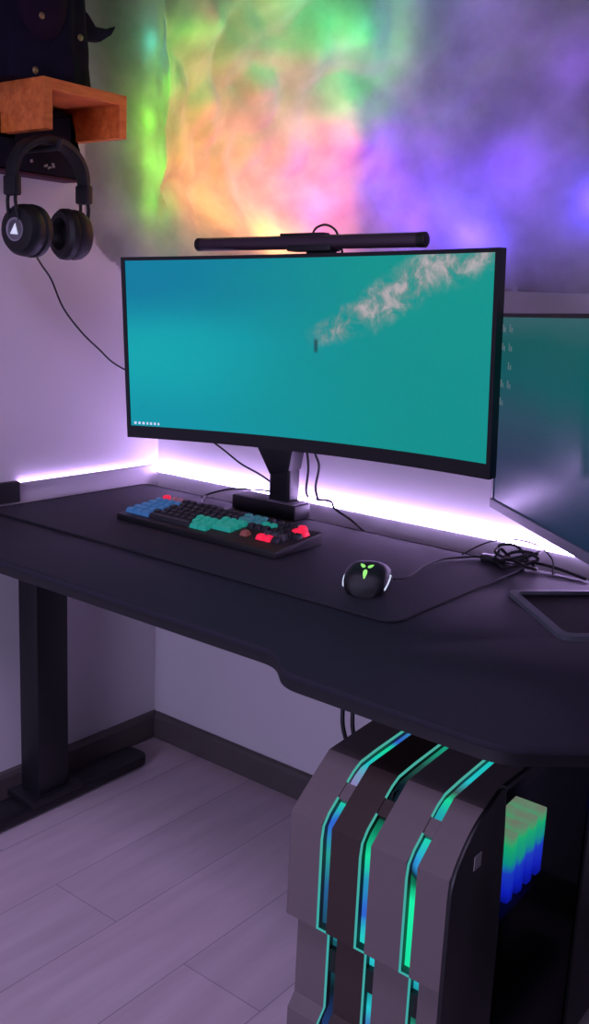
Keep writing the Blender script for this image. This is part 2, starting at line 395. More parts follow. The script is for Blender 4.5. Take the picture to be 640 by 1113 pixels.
W, H, SAG = .817, .365, .05
mon = tag(empty('curved_monitor', mx=euler_mx((.762, -.37, 1.138), .054, .033, .032)), 'wide curved black monitor showing a teal underwater picture above the keyboard', 'monitor')
def curve_y(x): return -SAG*(x/(W/2))**2
def curved_slab(x0, x1, z0, z1, yf, yb, n=40, rim=0.):
    b = B(); R = []
    for i in range(n+1):
        x = x0+(x1-x0)*i/n; y = curve_y(x)
        R.append([(x, y+yf, z0), (x, y+yb, z0), (x, y+yb, z1), (x, y+yf, z1)])
    return b.rings(R)
curved_slab(-W/2, W/2, -H/2, H/2, 0, .022).build('housing', M['bezel'], mon)
b = B()   # raised bezel around the picture
for (x0, x1, z0, z1) in ((-W/2, W/2, -H/2, -H/2+.025), (-W/2, W/2, H/2-.007, H/2), (-W/2, -W/2+.008, -H/2+.025, H/2-.007), (W/2-.008, W/2, -H/2+.025, H/2-.007)):
    R = []; n = 40 if x1-x0 > .1 else 1
    for i in range(n+1):
        x = x0+(x1-x0)*i/n; y = curve_y(x); R.append([(x, y-.004, z0), (x, y-.0002, z0), (x, y-.0002, z1), (x, y-.004, z1)])
    b.rings(R)
b.build('bezel', M['bezel'], mon)
curved_slab(-W/2+.008, W/2-.008, -H/2+.025, H/2-.007, -.0016, -.0006).build('screen', screen_mat_main(), mon)
B().box((0, .034, .0), (.26, .03, .20), bev=.012).build('rear_hub', M['bezel'], mon, smooth=True)
b = B(); x = -W/2+.016
for i in range(7):
    wd = random.choice((.005, .006, .004)); y = curve_y(x)
    b.box((x+wd/2, y-.0020, -H/2+.031), (wd, .0006, .005)); x += wd+.004
b.build('taskbar_icons', M['white_mark'], mon)

# light bar on top of the monitor
lb = tag(empty('monitor_light_bar', mx=euler_mx((.752, -.372, 1.3405), .010, 0, .02)), 'dark cylindrical light bar clipped on the top rim of the curved monitor', 'light bar')
B().lathe([(.004, -.262), (.011, -.260), (.0125, -.255), (.0125, .255), (.011, .260), (.004, .262)], (0, 0, 0), (1, 0, 0), 24).build('bar', M['bar'], lb, smooth=True)
for sx in (-1, 1): B().lathe([(.004, .2605*sx), (.0128, .2585*sx), (.0128, .246*sx)], (0, 0, 0), (1, 0, 0), 24).build('end_cap', M['black_plastic'], lb, smooth=True)
b = B(); b.box((.022, .005, -.010), (.100, .034, .012), bev=.003); b.box((.022, .030, -.022), (.06, .018, .05), bev=.004); b.box((.0, .006, .0135), (.10, .022, .006), bev=.002)
b.build('clip_mount', M['black_plastic'], lb, smooth=True)
B().tube([(.015, .01, .015), (.022, .012, .026), (.04, .014, .031), (.058, .016, .024), (.066, .02, .010), (.07, .03, -.02)], .0022, 8).build('power_lead', M['rubber'], lb, smooth=True)

# monitor arm
arm = tag(empty('monitor_mount', (.475, -.085, 0.7492)), 'black monitor arm with boxy base clamped at the rear desk edge', 'monitor arm')
B().span((-.090, -.045, .0), (.100, .013, .034), bev=.004).build('base', M['black_metal'], arm, smooth=True)
B().span((.018, -.046, .0345), (.095, .012, .037), bev=.001).build('base_cover', M['silver'], arm)
b = B(); b.prism(rounded([(.008, -.03), (.068, -.03), (.068, .012), (.008, .012)], .008), XY(.034), XY(.23), bev=.002)
b.build('post', M['black_metal'], arm, smooth=True)
B().prism([(-.060, .20), (.078, .20), (.078, .165), (.068, .110), (.012, .095)], XZ(-.034), XZ(.014), bev=.003).build('post_gusset', M['black_metal'], arm, smooth=True)
B().prism([(-.085, .19), (.10, .19), (.10, .235), (-.085, .235)], XZ(-.045), XZ(.014), bev=.005).build('shoulder', M['black_metal'], arm, smooth=True)
b = B(); b.tube([(.0, -.03, .23), (.12, -.10, .30), (.26, -.185, .388)], .02, 12)
b.build('upper_arm', M['black_metal'], arm, smooth=True)
B().box((.283, -.215, .392), (.10, .028, .10), Matrix.Rotation(.054, 3, 'Z'), bev=.004).build('mount_plate', M['black_metal'], arm, smooth=True)

# ------------------------------------------------------------------ second monitor
def screen_mat_side():
    m = bpy.data.materials.new('dim_teal_wallpaper'); m.use_nodes = True; nt = m.node_tree; nt.nodes.clear(); N = nt.nodes.new; L = nt.links.new
    out = N('ShaderNodeOutputMaterial'); tc = N('ShaderNodeTexCoord'); sp = N('ShaderNodeSeparateXYZ'); L(tc.outputs['Object'], sp.inputs[0])
    nz = N('ShaderNodeTexNoise'); nz.inputs['Scale'].default_value = 3; L(tc.outputs['Object'], nz.inputs['Vector'])
    ma = N('ShaderNodeMath'); ma.operation = 'MULTIPLY_ADD'; ma.inputs[1].default_value = .10; L(nz.outputs['Fac'], ma.inputs[0]); L(sp.outputs['Z'], ma.inputs[2])
    mr = N('ShaderNodeMapRange'); L(ma.outputs[0], mr.inputs['Value']); mr.inputs['From Min'].default_value = -.13; mr.inputs['From Max'].default_value = .23
    cr = N('ShaderNodeValToRGB'); L(mr.outputs[0], cr.inputs[0]); e = cr.color_ramp.elements
    e[0].position = 0; e[0].color = srgb(26, 46, 74); e[1].position = 1; e[1].color = srgb(52, 100, 106)
    for p, c in ((.30, (34, 56, 84)), (.48, (44, 78, 98)), (.68, (10, 92, 98)), (.85, (6, 92, 94))):
        k = e.new(p); k.color = srgb(*c)
    em = N('ShaderNodeEmission'); L(cr.outputs[0], em.inputs[0]); em.inputs[1].default_value = .85
    gl = N('ShaderNodeBsdfGlossy'); gl.inputs[0].default_value = (.06, .06, .06, 1); gl.inputs['Roughness'].default_value = .22
    ad = N('ShaderNodeAddShader'); L(em.outputs[0], ad.inputs[0]); L(gl.outputs[0], ad.inputs[1]); L(ad.outputs[0], out.inputs[0])
    return m
W2, H2 = .61, .36
mx2 = euler_mx((1.063, -.16, 1.051), -.764, .04, .020)
m2 = tag(empty('side_monitor', mx=mx2), 'flat second monitor angled beside the curved one, dim teal picture', 'monitor')
B().span((0, .0, -H2/2), (W2, .03, H2/2), bev=.003).build('housing', M['bezel'], m2, smooth=True)
b = B()
b.span((0, -.004, H2/2-.007), (W2, 0, H2/2)); b.span((0, -.004, -H2/2+.018), (.010, 0, H2/2-.007)); b.span((W2-.010, -.004, -H2/2+.018), (W2, 0, H2/2-.007))
b.build('bezel', M['bezel'], m2)
B().span((0, -.006, -H2/2), (W2, 0, -H2/2+.017), bev=.001).build('chin', M['grey_plastic'], m2)
B().span((-.0015, -.003, -H2/2), (-.0002, .010, H2/2)).build('side_trim', M['silver'], m2)
B().span((.010, -.0022, -H2/2+.017), (W2-.010, -.0006, H2/2-.007)).build('screen', screen_mat_side(), m2)
b = B()
icon = mat('dim_desktop_icons', srgb(110, 135, 135), .6, emit=srgb(95, 125, 125), estr=.5)
for i in range(5):
    for k in range(2):
        if (i, k) in ((4, 1), (2, 0)): continue
        for q in range(2): b.box((.024+k*.035+q*.010, -.0026, H2/2-.026-i*.033-.003*q), (.006, .0006, .013-.004*q))
b.build('desktop_icons', icon, m2)
# stand: base on the desk, neck behind the screen
inv = mx2.inverted()
def to_m2(o): o.matrix_parent_inverse = Matrix(); o.matrix_basis = inv.copy(); return o
e1 = Vector((.72, -.694, 0)).normalized(); e2 = Vector((.694, .72, 0)).normalized(); A = Vector((1.168, -.271, 0))
def stand_xy(poly): return [((A+e1*p[0]+e2*p[1]).x, (A+e1*p[0]+e2*p[1]).y) for p in poly]
outer = rounded([(0, 0), (.245, 0), (.245, .19), (0, .19)], .022); innr = rounded([(.014, .014), (.231, .014), (.231, .176), (.014, .176)], .016)
b = B(); R = []
for (o_, i_) in zip(stand_xy(outer), stand_xy(innr)):
    R.append([(o_[0], o_[1], .7455), (o_[0], o_[1], .753), (i_[0], i_[1], .754), (i_[0], i_[1], .7455)])
b.rings(R, closed=True); to_m2(b.build('stand_base', M['rim_grey'], m2, smooth=True))
b = B(); b.prism(stand_xy(innr), XY(.7456), XY(.7475)); to_m2(b.build('stand_base_well', M['well'], m2))
b = B(); q = A+e1*.20+e2*.14
b.box((q.x, q.y, .92), (.07, .03, .345), Matrix.Rotation(-.764, 3, 'Z'), bev=.008); q2 = A+e1*.20+e2*.085
b.box((q2.x, q2.y, 1.05), (.08, .09, .08), Matrix.Rotation(-.764, 3, 'Z'), bev=.008)
to_m2(b.build('stand_neck', M['black_metal'], m2, smooth=True))

# ------------------------------------------------------------------ keyboard
kb = tag(empty('mechanical_keyboard', mx=Matrix.Translation((.30, -.412, .749)) @ Matrix.Rotation(math.radians(0), 4, 'Z')), 'black mechanical keyboard with blue, green and red lit keys on the mat', 'keyboard')
KW, KD = .452, .150
side = rounded([(0, .0), (0, .014), (KD, .030), (KD, .004)], [.002, .004, .004, .002])
B().prism(side, lambda p: (0, p[0], p[1]), lambda p: (KW, p[0], p[1]), bev=.0015).build('case', M['black_plastic'], kb, smooth=True)
for x in (.05, KW-.05): B().box((x, KD-.015, .0045), (.03, .012, .009), bev=.001).build('flip_foot', M['rubber'], kb)
KC = {}
def keym(n, c, e=0.):
    KC[n] = mat('keycap_'+n, srgb(*c), .5, var=.06, emit=srgb(*c) if e else None, estr=e)
keym('black', (26, 27, 33)); keym('blue', (52, 104, 150), .35); keym('green', (22, 140, 120), .5); keym('teal', (50, 120, 125), .25)
keym('red', (225, 28, 62), .8); keym('pink', (150, 100, 115), .25); keym('brown', (120, 66, 62), .35); keym('white', (215, 225, 225), .8); keym('grey', (60, 58, 70), .1)
mesh_cache = {}
def keycap_mesh(w, colr):
    k = (round(w, 4), colr)
    if k in mesh_cache: return mesh_cache[k]
    bm_ = B(); R = []
    for z, ins in ((0, 0), (.003, .0004), (.0085, .0022), (.0098, .003), (.0092, .0045)):
        hx, hy = w/2-.0006-ins, .0088-ins
        R.append([(x, y+.0004*(z/.009), z) for x, y in rounded([(-hx, -hy), (hx, -hy), (hx, hy), (-hx, hy)], min(.0022, hy*.4), 3)])
    bm_.rings(R); o = bm_.build('keycap', KC[colr], None, smooth=True); me = o.data; bpy.data.objects.remove(o); mesh_cache[k] = me; return me
PIT = .0190
rows = [  # (start units, [widths]) ; row 0 is the number row nearest the screen
    [(0, 1)]+[(1.25+i, 1) for i in range(4)]+[(5.5+i, 1) for i in range(4)]+[(9.75+i, 1) for i in range(4)]+[(14, 1), (15, 1), (16, 1), (17.25, 1), (18.25, 1), (19.25, 1), (20.25, 1)],
    [(i, 1) for i in range(13)]+[(13, 2), (15.25, 1), (16.25, 1), (17.25, 1)]+[(18.4+i, 1) for i in range(4)],
    [(0, 1.5)]+[(1.5+i, 1) for i in range(12)]+[(13.5, 1.5), (15.25, 1), (16.25, 1), (17.25, 1)]+[(18.4+i, 1) for i in range(4)],
    [(0, 1.75)]+[(1.75+i, 1) for i in range(11)]+[(12.75, 2.25)]+[(18.4+i, 1) for i in range(3)],
    [(0, 2.25)]+[(2.25+i, 1) for i in range(10)]+[(12.25, 2.75), (16.25, 1)]+[(18.4+i, 1) for i in range(3)],
    [(0, 1.25), (1.25, 1.25), (2.5, 1.25), (3.75, 6.25), (10, 1.25), (11.25, 1.25), (12.5, 1.25), (13.75, 1.25), (15.25, 1), (16.25, 1), (17.25, 1), (18.4, 2), (20.4, 1)]]
def key_colour(r, u):
    if r == 0 and u < .5: return 'red'
    if r in (0, 1) and u > 20: return 'red'
    if u < 3.2 and r >= 1: return 'blue'
    if u < 3.2: return 'pink'
    if r <= 1 and 12 < u < 16: return 'teal'
    if (r >= 3 and 8.5 < u < 14.2) or (r == 2 and 11 < u < 15.2) or (r == 1 and 13 < u < 17.5): return 'green'
    if r >= 4 and 15 < u < 17.5: return 'brown'
    if r >= 4 and 17.5 < u < 19.6: return 'red' if r == 4 else 'pink'
    if r == 3 and u > 18: return 'grey'
    return 'black'
KS = (KW-.016)/(22.4*PIT); tilt = math.atan2(.016, KD); cnt = 0
for r, row in enumerate(rows):
    for u, w in row:
        if cnt >= 100: break
        xc = .008+(u+w/2)*PIT*KS; yc = KD-.017-r*.0215-(.0 if r else -.002)
        c = key_colour(r, u+w/2-.5)
        if (r, round(u, 2)) == (5, 13.75): c = 'grey'
        o = bpy.data.objects.new('keycap', keycap_mesh(w*PIT*KS, c)); C.objects.link(o); o.parent = kb
        o.location = (xc, yc, .0135+.016*yc/KD); o.rotation_euler = (tilt, 0, 0); cnt += 1
B().tube([(.07, KD-.002, .014), (.066, KD+.03, .006), (.05, KD+.07, .004), (-.0, KD+.12, .004), (-.03, KD+.165, .004)], .0022, 8).build('cable', M['rubber'], kb, smooth=True)

# ------------------------------------------------------------------ mouse
ms = tag(empty('gaming_mouse', mx=Matrix.Translation((.982, -.432, .7488)) @ Matrix.Rotation(math.radians(25), 4, 'Z')), 'black computer mouse with green emblem and lit side strips on the mat', 'mouse')
ML, MW, MH = .128, .078, .050
def mouse_half(t):   # t 0..1 from rear to front : half width, height
    w = MW/2*(1-(abs(t-.42)/.62)**3.2)**.5 if abs(t-.42) < .62 else 0
    w *= 1-.12*math.exp(-((t-.6)/.16)**2)
    h = MH*max(.05, math.sin(math.pi*(.10+.80*min(1, (t+.02)*.98)**.72)))**.7
    return max(w, .004), h
b = B(); R = []; NT = 22
for i in range(NT+1):
    t_ = .0+1.0*i/NT; w, h = mouse_half(t_); y = (t_-.5)*ML
    if i in (0, NT): w *= .72; h *= .75
    ring = []
    for k in range(20):
        a = -math.pi/2+2*math.pi*k/20; ca, sa = math.cos(a), math.sin(a)
        px = w*abs(ca)**.72*(1 if ca > 0 else -1); pz = (h*.5)+(h*.5)*(abs(sa)**.8)*(1 if sa > 0 else -1)
        ring.append((px, y, .0005+max(0, pz)))
    R.append(ring)
b.rings(R).build('shell', M['black_plastic'], ms, smooth=True, angle=60)
strip = mat('mouse_white_light', srgb(210, 220, 225), .4, emit=srgb(200, 215, 225), estr=.8)
for sx in (-1, 1):
    pts = []
    for i in range(9):
        t_ = .06+.66*i/8; w, h = mouse_half(t_); pts.append((sx*(w*.985+.0004), (t_-.5)*ML, h*(.42+.10*math.sin(i/8*math.pi))))
    B().tube(pts, lambda t: .0021, 8, 3).build('light_strip', strip, ms, smooth=True)
w, h = mouse_half(.9)
B().lathe([(.004, -.004), (.009, -.003), (.0098, 0), (.009, .003), (.004, .004)], (0, .034, .031), (1, 0, 0), 20).build('scroll_wheel', M['rubber'], ms, smooth=True)
B().box((0.024, .050, .014), (.012, .012, .008), Matrix.Rotation(.5, 3, 'Z'), bev=.002).build('front_light', mat('front_red_light', srgb(225, 90, 120), .5, emit=srgb(230, 70, 115), estr=.8), ms)
# emblem of three lobes on the palm rest, laid on the hump
b = B()
def on_hump(x, y):
    t_ = y/ML+.5; w, h = mouse_half(t_); ca = min(.999, abs(x)/w)**(1/.72); sa = (1-ca*ca)**.5
    return Vector((x, y, .0005+h*.5+h*.5*sa**.8+.0004))
def patch(poly):
    vs = [b.bm.verts.new(on_hump(*p)) for p in poly]
    c = b.bm.verts.new(on_hump(sum(p[0] for p in poly)/len(poly), sum(p[1] for p in poly)/len(poly)))
    for k in range(len(vs)): b.bm.faces.new((vs[k], vs[(k+1) % len(vs)], c))
for cx, cy, rot, ln in ((0, -.004, -math.pi/2, .011), (-.003, -.001, 2.35, .012), (.003, -.001, .8, .012)):
    poly = []
    for k in range(12):
        a = 2*math.pi*k/12; lx = ln*.5+ln*.5*math.cos(a); ly = .0035*math.sin(a)*(1-.4*math.cos(a))
        poly.append((cx+lx*math.cos(rot)-ly*math.sin(rot), -.039+cy*1.6+1.5*lx*math.sin(rot)+ly*math.cos(rot)))
    patch(poly)
b.build('emblem', mat('green_emblem', srgb(150, 225, 110), .5, emit=srgb(140, 225, 100), estr=.9), ms)
mxi = ms.matrix_world.inverted()
B().tube([mxi @ Vector(p) for p in ((1.0, -.378, .757), (1.003, -.33, .753), (.985, -.24, .753), (.985, -.17, .753), (1.01, -.12, .753), (1.04, -.09, .754))], .0022, 8).build('cable', M['rubber'], ms, smooth=True)

# ------------------------------------------------------------------ loose cables
def cable(label, pts, r=.0025, name='cable', cat='cable', group=None):
    o = B().tube(pts, r, 8, 8).build(name, M['rubber'], None, smooth=True); return tag(o, label, cat, group)
cable('thin black cable sagging from behind the monitor to the arm post', [(.27, -.20, .985), (.268, -.10, .905), (.30, -.065, .868), (.35, -.06, .842), (.41, -.06, .825), (.462, -.062, .806), (.478, -.063, .80)])
cable('thin black cable curving off the desk up to the arm base', [(.258, -.10, .7475), (.262, -.085, .755), (.285, -.07, .765), (.33, -.062, .778), (.40, -.06, .786), (.46, -.062, .790), (.478, -.064, .787)])
cable('straighter black lead hanging closest to the monitor arm post', [(.556, -.10, 1.0), (.553, -.068, .905), (.556, -.062, .86), (.554, -.064, .81), (.560, -.062, .793)], .0028, group=None)
cable('bowed black lead just right of the straighter one by the arm post', [(.578, -.10, 1.0), (.576, -.068, .905), (.583, -.058, .87), (.578, -.060, .82), (.588, -.062, .793)], .0028)
cable('black lead running off the arm base along the rear desk edge', [(.604, -.092, .800), (.622, -.060, .794), (.635, -.058, .778), (.68, -.060, .762), (.73, -.078, .7475)], .0028)
b = B(); pts = []
for i in range(46):
    a = i/45*2*math.pi*3.4; pts.append((1.105+.042*math.cos(a)*(1+.12*math.sin(3*i)), -.105+.026*math.sin(a)+.006*math.sin(i*1.7), .766+.014*math.sin(a*1.31+1)+.006*math.cos(i)))
b.tube(pts, .0030, 8, 4); tag(b.build('coiled_cable', M['rubber'], None, smooth=True), 'tangled black cable coil on the desk beneath the second monitor', 'cable')
b = B(); b.box((1.055, -.098, .7545), (.052, .020, .014), Matrix.Rotation(.25, 3, 'Z'), bev=.003)
b.tube([(1.075, -.092, .755), (1.12, -.075, .757), (1.17, -.07, .755), (1.24, -.085, .75)], .003, 8)
tag(b.build('cable_connector', M['black_plastic'], None, smooth=True), 'small black connector block in the cables at the rear desk edge', 'connector')
cable('pale lit lead looping above the tangled cable coil', [(.985, -.10, .749), (1.02, -.07, .775), (1.07, -.065, .792), (1.125, -.062, .790), (1.165, -.075, .772), (1.178, -.095, .7478)], .0016)

# ------------------------------------------------------------------ wooden shelf
sh = tag(empty('wall_shelf', (0, -.41, 1.55)), 'small orange wooden shelf shaped like an upturned U on the wall', 'shelf')
B().prism([(-.109, 0), (-.088, 0), (-.088, .076), (.088, .076), (.088, .010), (.109, .010), (.109, .098), (-.109, .098)], YZ(.0005), YZ(.20), bev=.0015).build('shelf_body', M['wood'], sh)

# plush on the shelf
pl = tag(empty('plush_toy', (.095, -.45, 1.6485)), 'dark purple plush figure with pointed flap standing on the wooden shelf', 'plush toy')
b = B(); R = []
for i in range(25):
    z = .012*0+i*.30/24; w0 = .118-.030*(z/.30); ring = []
    for k in range(40):
        a = 2*math.pi*k/40; f = 1+.07*math.sin(7*a+z*6)+.05*math.sin(11*a-z*9)+.06*noise.noise((math.cos(a)*2, math.sin(a)*2, z*14))
        ring.append((.075*f*math.cos(a)*(1-.2*z/.3), w0*f*math.sin(a), z+(.004*math.sin(5*a) if 0 < i < 24 else 0)))
    R.append(ring)
b.rings(R).build('body', M['plush'], pl, smooth=True, angle=70)
flap = [(.07, .19), (.115, .165), (.135, .145), (.172, .148), (.192, .158), (.180, .138), (.150, .118), (.120, .114), (.09, .10), (.05, .10)]
B().prism(flap, YZ(-.005), YZ(.022), bev=.004).build('flap', M['plush'], pl, smooth=True)
b = B()
B().ball((.055, -.035, .16), (.035, .06, .09), 3).build('chest', mat('wine_plush', srgb(38, 24, 40), .95, var=.3, scale=30, bump=.4, spec=.1), pl, smooth=True)
for (x, y, z) in ((.070, .048, .098), (.078, -.055, .115), (.082, -.075, .010)):
    B().ball((x+.004, y, z), (.004, .007, .007), 2).build('stud', M['gold'], pl, smooth=True)

# bag behind the headphones
bg = tag(empty('hanging_bag', (0, 0, 1.47)), 'flat black fabric bag hung on the wall under the wooden shelf', 'bag')
poly = rounded([(-.60, .012), (-.31, .010), (-.306, .079), (-.329, .079), (-.329, .148), (-.491, .148), (-.491, .079), (-.60, .079)], [.008, .008, .004, 0, .004, .004, 0, .004], 3)
B().prism(poly, YZ(.0008), YZ(.055), bev=.006).build('bag_body', M['bag'], bg, smooth=True)
B().span((.002, -.598, .004), (.054, -.312, .0098), bev=.002).build('hem', M['bag_hem'], bg)
B().box((.0560, -.472, .058), (.002, .016, .018), Matrix.Rotation(.1, 3, 'X'), bev=.0006).build('gold_patch', M['gold'], bg)
for y, z, w, h in ((-.443, .034, .006, .006), (-.405, .029, .010, .005), (-.395, .026, .010, .004), (-.385, .032, .006, .010)): B().box((.0558, y, z), (.0014, w, h), Matrix.Rotation(.4, 3, 'X')).build('printed_mark', M['badge_grey'], bg)
B().tube([(.052, -.47, .050), (.10, -.47, .0505), (.17, -.47, .051), (.182, -.47, .054), (.187, -.47, .068)], .006, 10).build('carry_hook', M['black_metal'], bg, smooth=True)

# ------------------------------------------------------------------ headphones
hp = tag(empty('headphones', (.150, -.470, 1.30)), 'black over-ear headphones hanging under the wooden shelf', 'headphones')
b = B(); R = []
for i in range(29):
    a = math.pi*i/28; cy = .0-.092*math.cos(a); cz = .152+.085*math.sin(a)**.9
    ny, nz = -math.cos(a), math.sin(a); n = Vector((0, ny, nz)).normalized()
    wd = .017+.007*math.sin(a); th = .011+.006*math.sin(a)
    R.append([Vector((x*wd, cy, cz))+n*(tt*th) for x, tt in ((-1, -.3), (-1, .3), (-.7, .5), (.7, .5), (1, .3), (1, -.3), (.7, -.5), (-.7, -.5))])
b.rings(R).build('headband', M['leather'], hp, smooth=True, angle=50)
for s in (-1, 1):
    yc = -.058 if s < 0 else .058
    tl = .25 if s < 0 else -.32
    rot = Matrix.Rotation(tl*.5, 3, 'Z'); ax = rot @ Vector((0, 1, 0)); cc = Vector((0, yc, .052))
    yo = s*.092
    B().span((-.020, yo-.009, .118), (.020, yo+.010, .158), bev=.005).build('slider', M['black_plastic'], hp, smooth=True)
    b = B()
    for x in (-.012, .012): b.tube([(x, yo, .125), (x*1.1, yo+s*.002, .105), (x*1.3, yo-s*.004, .075), (x*1.4, yo-s*.016, .05)], .0038, 8)
    b.build('yoke', M['black_metal'], hp, smooth=True)
    d = s*1.
    cup = B().lathe([(.030, .032), (.044, .028), (.051, .018), (.053, .004), (.051, -.004)], cc, ax*d, 32).build('ear_cup', M['black_plastic'], hp, smooth=True)
    B().lathe([(.050, -.004), (.054, -.010), (.053, -.022), (.046, -.030), (.034, -.030), (.028, -.022), (.026, -.010)], cc, ax*d, 32).build('ear_pad', M['leather'], hp, smooth=True)
    if s < 0:
        B().lathe([(.020, .0325), (.0235, .034), (.024, .0325)], cc, ax*d, 28).build('ring', M['silver'], cup, smooth=True)
        n = (ax*d); u = Vector((1, 0, 0)); u = (u-n*u.dot(n)).normalized(); v = n.cross(u)*(-1)
        v = Vector((0, 0, 1))
        o_ = cc+n*.0335
        B().prism([(-.011, -.009), (.010, -.010), (.003, .012)], lambda p: o_+u*p[0]+v*p[1], lambda p: o_+n*.0015+u*p[0]+v*p[1]).build('emblem', M['white_mark'], cup)
hi = Matrix.Translation((-.150, .470, -1.30))
B().tube([hi @ Vector(p) for p in ((.140, -.500, 1.306), (.11, -.46, 1.285), (.085, -.415, 1.255), (.075, -.375, 1.195), (.06, -.31, 1.14), (.05, -.25, 1.10), (.04, -.195, 1.065), (.03, -.12, 1.035), (.03, -.05, 1.01))], .0022, 8).build('cable', M['rubber'], hp, smooth=True)

# ------------------------------------------------------------------ computer tower
K = .9
pc = tag(empty('computer_tower', (1.887-K*(1.887-1.21), -1.819+K*(1.819-.47), 0)), 'grey computer tower with layered front bands and glowing green slots under desk', 'computer')
P0 = Vector((1.21, -.47, -.138)); pc.scale = (K, K, K)
def pcb(fn):  # builds in world, then shifts to the tower's origin
    return fn
PR = [(-.722, -.116), (-.722, .120), (-.705, .140), (-.705, .272), (-.737, .300), (-.737, .476), (-.690, .512), (-.645, .545), (-.500, .556), (-.045, .560)]
def offs(pr, d):
    out = []
    for i, p in enumerate(pr):
        a = Vector(pr[max(i-1, 0)]); c = Vector(pr[min(i+1, len(pr)-1)]); t = (c-a).normalized(); n = Vector((t.y, -t.x)); out.append((p[0]+n.x*d, p[1]+n.y*d))
    return out
def ribbon(x0, x1, d0, d1, name, m, pr=PR, bev=0.):
    o1 = offs(pr, d0); o2 = offs(pr, d1); b = B()
    b.prism(o1+o2[::-1], YZ(x0), YZ(x1), bev=bev); b.xform(Matrix.Translation(-P0)); return b.build(name, m, pc, smooth=False)
PR = PR[:5]+[(-.738, .45), (-.735, .472), (-.722, .489), (-.690, .514), (-.662, .535), (-.643, .544), (-.60, .549)]+PR[-2:]
bands = [(1.066, 1.125, 'case_grey'), (1.143, 1.195, 'case_brown'), (1.213, 1.274, 'case_grey'), (1.291, 1.342, 'case_grey')]
for i, (x0, x1, mm) in enumerate(bands):
    o = ribbon(x0, x1, 0, .028, 'front_band', M[mm], bev=.0015)
    if mm == 'case_brown': o['label'] = 'dark brown band'
GR, CY, BU, DK = (.01, .75, .36, 1), (.02, .55, .62, 1), (.03, .12, .62, 1), (.004, .012, .02, 1)
ramps = [
    [(0, BU), (.14, (.02, .05, .2, 1)), (.30, DK), (.48, (.01, .10, .14, 1)), (.52, CY), (.56, (.01, .07, .12, 1)), (.74, (.02, .12, .3, 1)), (.84, (.02, .35, .3, 1)), (.94, BU), (1, GR)],
    [(0, (.03, .3, .7, 1)), (.22, (.05, .12, .45, 1)), (.32, CY), (.40, DK), (.50, CY), (.62, (.02, .6, .55, 1)), (.68, BU), (.80, (.02, .3, .5, 1)), (.88, GR), (1, DK)],
    [(0, (.01, .25, .17, 1)), (.30, (.02, .3, .2, 1)), (.40, DK), (.5, (.02, .5, .6, 1)), (.56, GR), (.82, (.01, .9, .40, 1)), (.9, DK), (.94, (.03, .3, .7, 1)), (1, GR)]]
TOPR = [[(0, (.3, .2, .5, 1)), (.15, CY), (.30, GR), (.42, BU), (.6, (.04, .3, .4, 1)), (1, (.03, .2, .2, 1))],
        [(0, DK), (.1, DK), (.3, (.02, .1, .08, 1)), (.5, (.01, .35, .22, 1)), (1, (.01, .3, .2, 1))],
        [(0, (.02, .3, .5, 1)), (.12, GR), (.2, (.05, .1, .1, 1)), (.3, CY), (.6, (.01, .6, .5, 1)), (1, GR)]]
FP = PR[:8]+[(-.700, .506)]; TP = [(-.678, .523), (-.662, .535), (-.643, .544), (-.60, .549), (-.500, .556), (-.20, .559)]
edge = glow_ramp('cyan_lit_acrylic_edge', [(0, (.10, .42, .45, 1)), (.5, (.06, .5, .48, 1)), (1, (.08, .5, .42, 1))], 'Z', .138, .7, .8)
for i in range(3):
    x0, x1 = bands[i][1], bands[i+1][0]
    ribbon(x0+.0005, x1-.0005, .016, .026, 'light_slot', glow_ramp('rgb_slot_front', ramps[i], 'Z', .158, .638, 1.0, .10, 22), FP)
    ribbon(x0+.0005, x1-.0005, .012, .024, 'light_slot', glow_ramp('rgb_slot_top', TOPR[i], 'Y', -.205, .12, .9, .12, 26), TP)
    ribbon(x0+.0003, x0+.0022, -.0004, .0035, 'acrylic_edge', edge, FP)
    ribbon(x0+.0003, x0+.0022, -.0004, .0035, 'acrylic_edge', edge, TP)
    ribbon(x0+.0002, x1-.0002, .004, .03, 'slot_bridge', M[bands[i][2]], [(-.700, .506), (-.690, .514), (-.678, .523)])
    ribbon(x0+.0002, x1-.0002, .006, .03, 'slot_bridge', M['case_black'], [(-.705, .205), (-.705, .245)])
def pbox(lo, hi, name, m, bev=0., par=None, smooth=False):
    b = B().span(lo, hi, bev=bev); b.xform(Matrix.Translation(-P0)); return b.build(name, m, par or pc, smooth=smooth)
core = [(-.672, -.108), (-.672, .46), (-.62, .512), (-.495, .525), (-.045, .53), (-.045, -.108)]
b = B().prism(core, YZ(1.072), YZ(1.20)); b.xform(Matrix.Translation(-P0)); b.build('chassis', M['case_black'], pc)
pbox((1.072, -.700, -.126), (1.345, -.035, -.108), 'floor_pan', M['case_black'], .002)
pbox((1.072, -.055, -.108), (1.345, -.035, .556), 'rear_panel', M['case_black'], .002)
pbox((1.2005, -.668, .16), (1.203, -.056, .528), 'motherboard', M['case_inner'])
pbox((1.2005, -.668, -.1075), (1.338, -.056, .155), 'psu_shroud', M['case_black'], .002)
pbox((1.203, -.60, .245), (1.322, -.30, .285), 'graphics_card', M['case_black'], .004)
b = B().prism([(-.668, .16), (-.668, .46), (-.62, .51), (-.60, .512), (-.60, .16)], YZ(1.2035), YZ(1.338)); b.xform(Matrix.Translation(-P0)); b.build('front_radiator', M['case_black'], pc)
